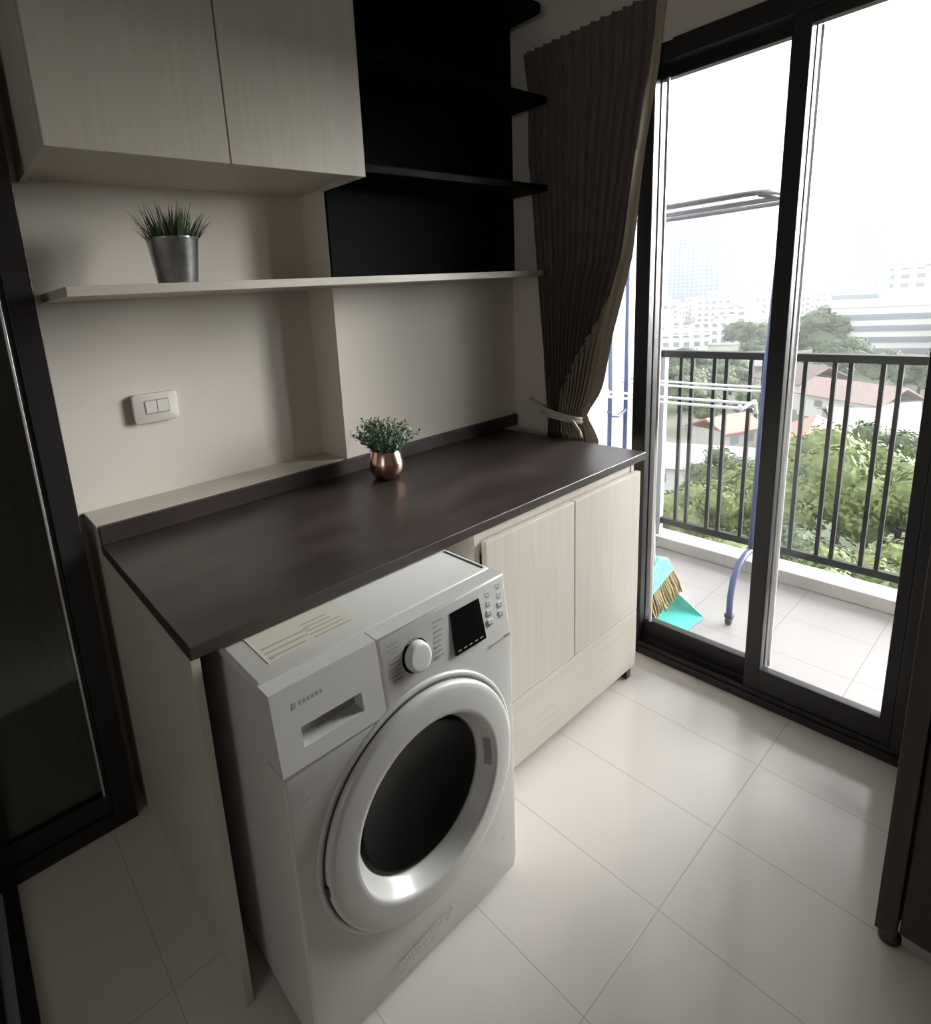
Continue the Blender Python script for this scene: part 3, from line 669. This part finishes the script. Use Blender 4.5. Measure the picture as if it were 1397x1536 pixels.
while n < 46 and tries < 4000:
    tries += 1
    az = rr.uniform(5, 27.5); d = rr.uniform(215, 430); w_, p_ = rr.uniform(12, 22), rr.uniform(10, 16)
    q = pol(az, d); rad = math.hypot(w_, p_)/2+1
    if any(math.dist(q, c) < rad+r_ for c, r_ in taken): continue
    taken.append((q, rad)); n += 1
    block('low_rise_block', az, d, w_, p_, rr.uniform(5, 11) if d < 300 else rr.uniform(8, 17), rr.uniform(-10, 40), rr.choice([M['f_white'], M['f_white'], M['f_cream']]), 'white low-rise block in the pale jumble of the middle distance', group=BG)
for az, d, w, h in ((17.6, 720, 60, 22), (19.2, 800, 40, 38), (15.4, 780, 50, 24)): block('distant_block', az, d, w, 20, h, 15, M['f_white'], {17.6: 'long pale building on the skyline behind the mullion', 19.2: 'pale tall block on the skyline right of the left towers', 15.4: 'low pale building on the skyline left of the right towers'}[az])
# parking yard
x, y = pol(24.2, 88); tag(MB().box(-11, 11, -9, 9, 0, .06, mtx=Matrix.Translation((x, y, GZ)) @ Matrix.Rotation(.4, 4, 'Z')).build('parking_yard', M['asph']), 'pale paved parking yard at lower left beyond the railing', 'yard', kind='structure')
def car(i, az, d, rot, m, label):
    e = empty('car', (0, 0, 0), label, 'car', 'cars in the parking yard')
    b = MB().prism([(-2.1, .35), (2.1, .35), (2.1, .8), (1.2, .95), (-2.1, .95)], 'y', -.85, .85, .06); b.build('body', m, e)
    MB().prism([(-1.9, .94), (1.1, .94), (.5, 1.5), (-1.5, 1.5)], 'y', -.75, .75, .05).build('cabin', M['win'], e)
    for sx in (-1.3, 1.3):
        for sy in (-.8, .8): MB().lathe([(0, -.1), (.33, -.1), (.33, .1), (0, .1)], 16, Matrix.Translation((sx, sy, .33)) @ Matrix.Rotation(PI/2, 4, 'X')).build('wheel', M['bplas'], e)
    px, py = pol(az, d); e.location = (px, py, GZ+.06); e.rotation_euler = (0, 0, rot)
for i in range(7): car(i, 22.6+.62*i, 86+(i % 2)*6, .4, M['whiteb'], 'white car parked in the yard beyond the railing')

# ------------------------------------------------------------------ haze
hz = bpy.data.materials.new('city_haze'); hz.use_nodes = True; nt = hz.node_tree; nt.nodes.clear()
o_ = nt.nodes.new('ShaderNodeOutputMaterial'); v_ = nt.nodes.new('ShaderNodeVolumeScatter'); v_.inputs['Density'].default_value = HAZE; v_.inputs['Anisotropy'].default_value = .2; v_.inputs['Color'].default_value = (.97, .98, 1, 1)
nt.links.new(v_.outputs[0], o_.inputs['Volume'])
tag(Box(33, 1200, -500, 700, GZ+.02, 150).build('haze', hz), 'pale haze hanging over the city', 'haze', kind='stuff')
# ------------------------------------------------------------------ light
SKY0, SKY1 = 2.0, 44.0
w = bpy.data.worlds.new('overcast_sky'); S.world = w; w.use_nodes = True
nt = w.node_tree; bg = nt.nodes['Background']
tcw = nt.nodes.new('ShaderNodeTexCoord'); nz = nt.nodes.new('ShaderNodeTexNoise'); nz.inputs['Scale'].default_value = 1.6
mx = nt.nodes.new('ShaderNodeMix'); mx.data_type = 'RGBA'; mx.inputs['A'].default_value = (.95, .97, 1, 1); mx.inputs['B'].default_value = (1, .985, .96, 1)
nt.links.new(tcw.outputs['Generated'], nz.inputs['Vector']); nt.links.new(nz.outputs['Fac'], mx.inputs['Factor']); nt.links.new(mx.outputs['Result'], bg.inputs['Color'])
# low sky glow added out of view to send more light into the room
dt = nt.nodes.new('ShaderNodeVectorMath'); dt.operation = 'DOT_PRODUCT'; sd = Vector((math.cos(math.radians(-33)), math.sin(math.radians(-33)), .13)).normalized(); dt.inputs[1].default_value = sd
nt.links.new(tcw.outputs['Generated'], dt.inputs[0])
mr = nt.nodes.new('ShaderNodeMapRange'); mr.interpolation_type = 'SMOOTHERSTEP'
mr.inputs['From Min'].default_value = .70; mr.inputs['From Max'].default_value = 1.; mr.inputs['To Min'].default_value = SKY0; mr.inputs['To Max'].default_value = SKY1
nt.links.new(dt.outputs['Value'], mr.inputs['Value']); nt.links.new(mr.outputs[0], bg.inputs['Strength'])
def portal(name, loc, rot, sx, sy):
    l = bpy.data.lights.new(name, 'AREA'); l.shape = 'RECTANGLE'; l.size = sx; l.size_y = sy; l.cycles.is_portal = True
    o = bpy.data.objects.new(name, l); COL.objects.link(o); o.location = loc; o.rotation_euler = rot
portal('balcony_door_portal', (XW+.118, -.835, 1.1), (0, PI/2, 0), 2.2, 1.20)
portal('left_window_portal', (XL-.09, -2.1, 1.55), (0, -PI/2, 0), 1.3, 1.4)

# ------------------------------------------------------------------ camera
cam = bpy.data.cameras.new('camera'); co = bpy.data.objects.new('camera', cam); COL.objects.link(co); S.camera = co
r = Vector((0.77124809, -0.63292795, -0.06766527)); u = Vector((0.18959241, 0.12693754, 0.97362291)); f = Vector((0.60764389, 0.76373364, -0.21789867))
m4 = Matrix((r, u, -f)).transposed().to_4x4(); m4.translation = Vector((-0.26285, -1.62243, 1.44892)); co.matrix_world = m4
cam.sensor_fit = 'HORIZONTAL'; cam.sensor_width = 36; cam.lens = 853.035/1397*36
cam.shift_x = (698.5-589.457)/1397; cam.shift_y = (642.0-768)/1397
cam.clip_start = .02; cam.clip_end = 4000
S.view_settings.view_transform = 'Standard'; S.view_settings.look = 'None'; S.view_settings.exposure = .30; S.view_settings.gamma = 1; S.view_settings.use_curve_mapping = False
S.cycles.max_bounces = 12; S.cycles.diffuse_bounces = 6; S.cycles.transparent_max_bounces = 16
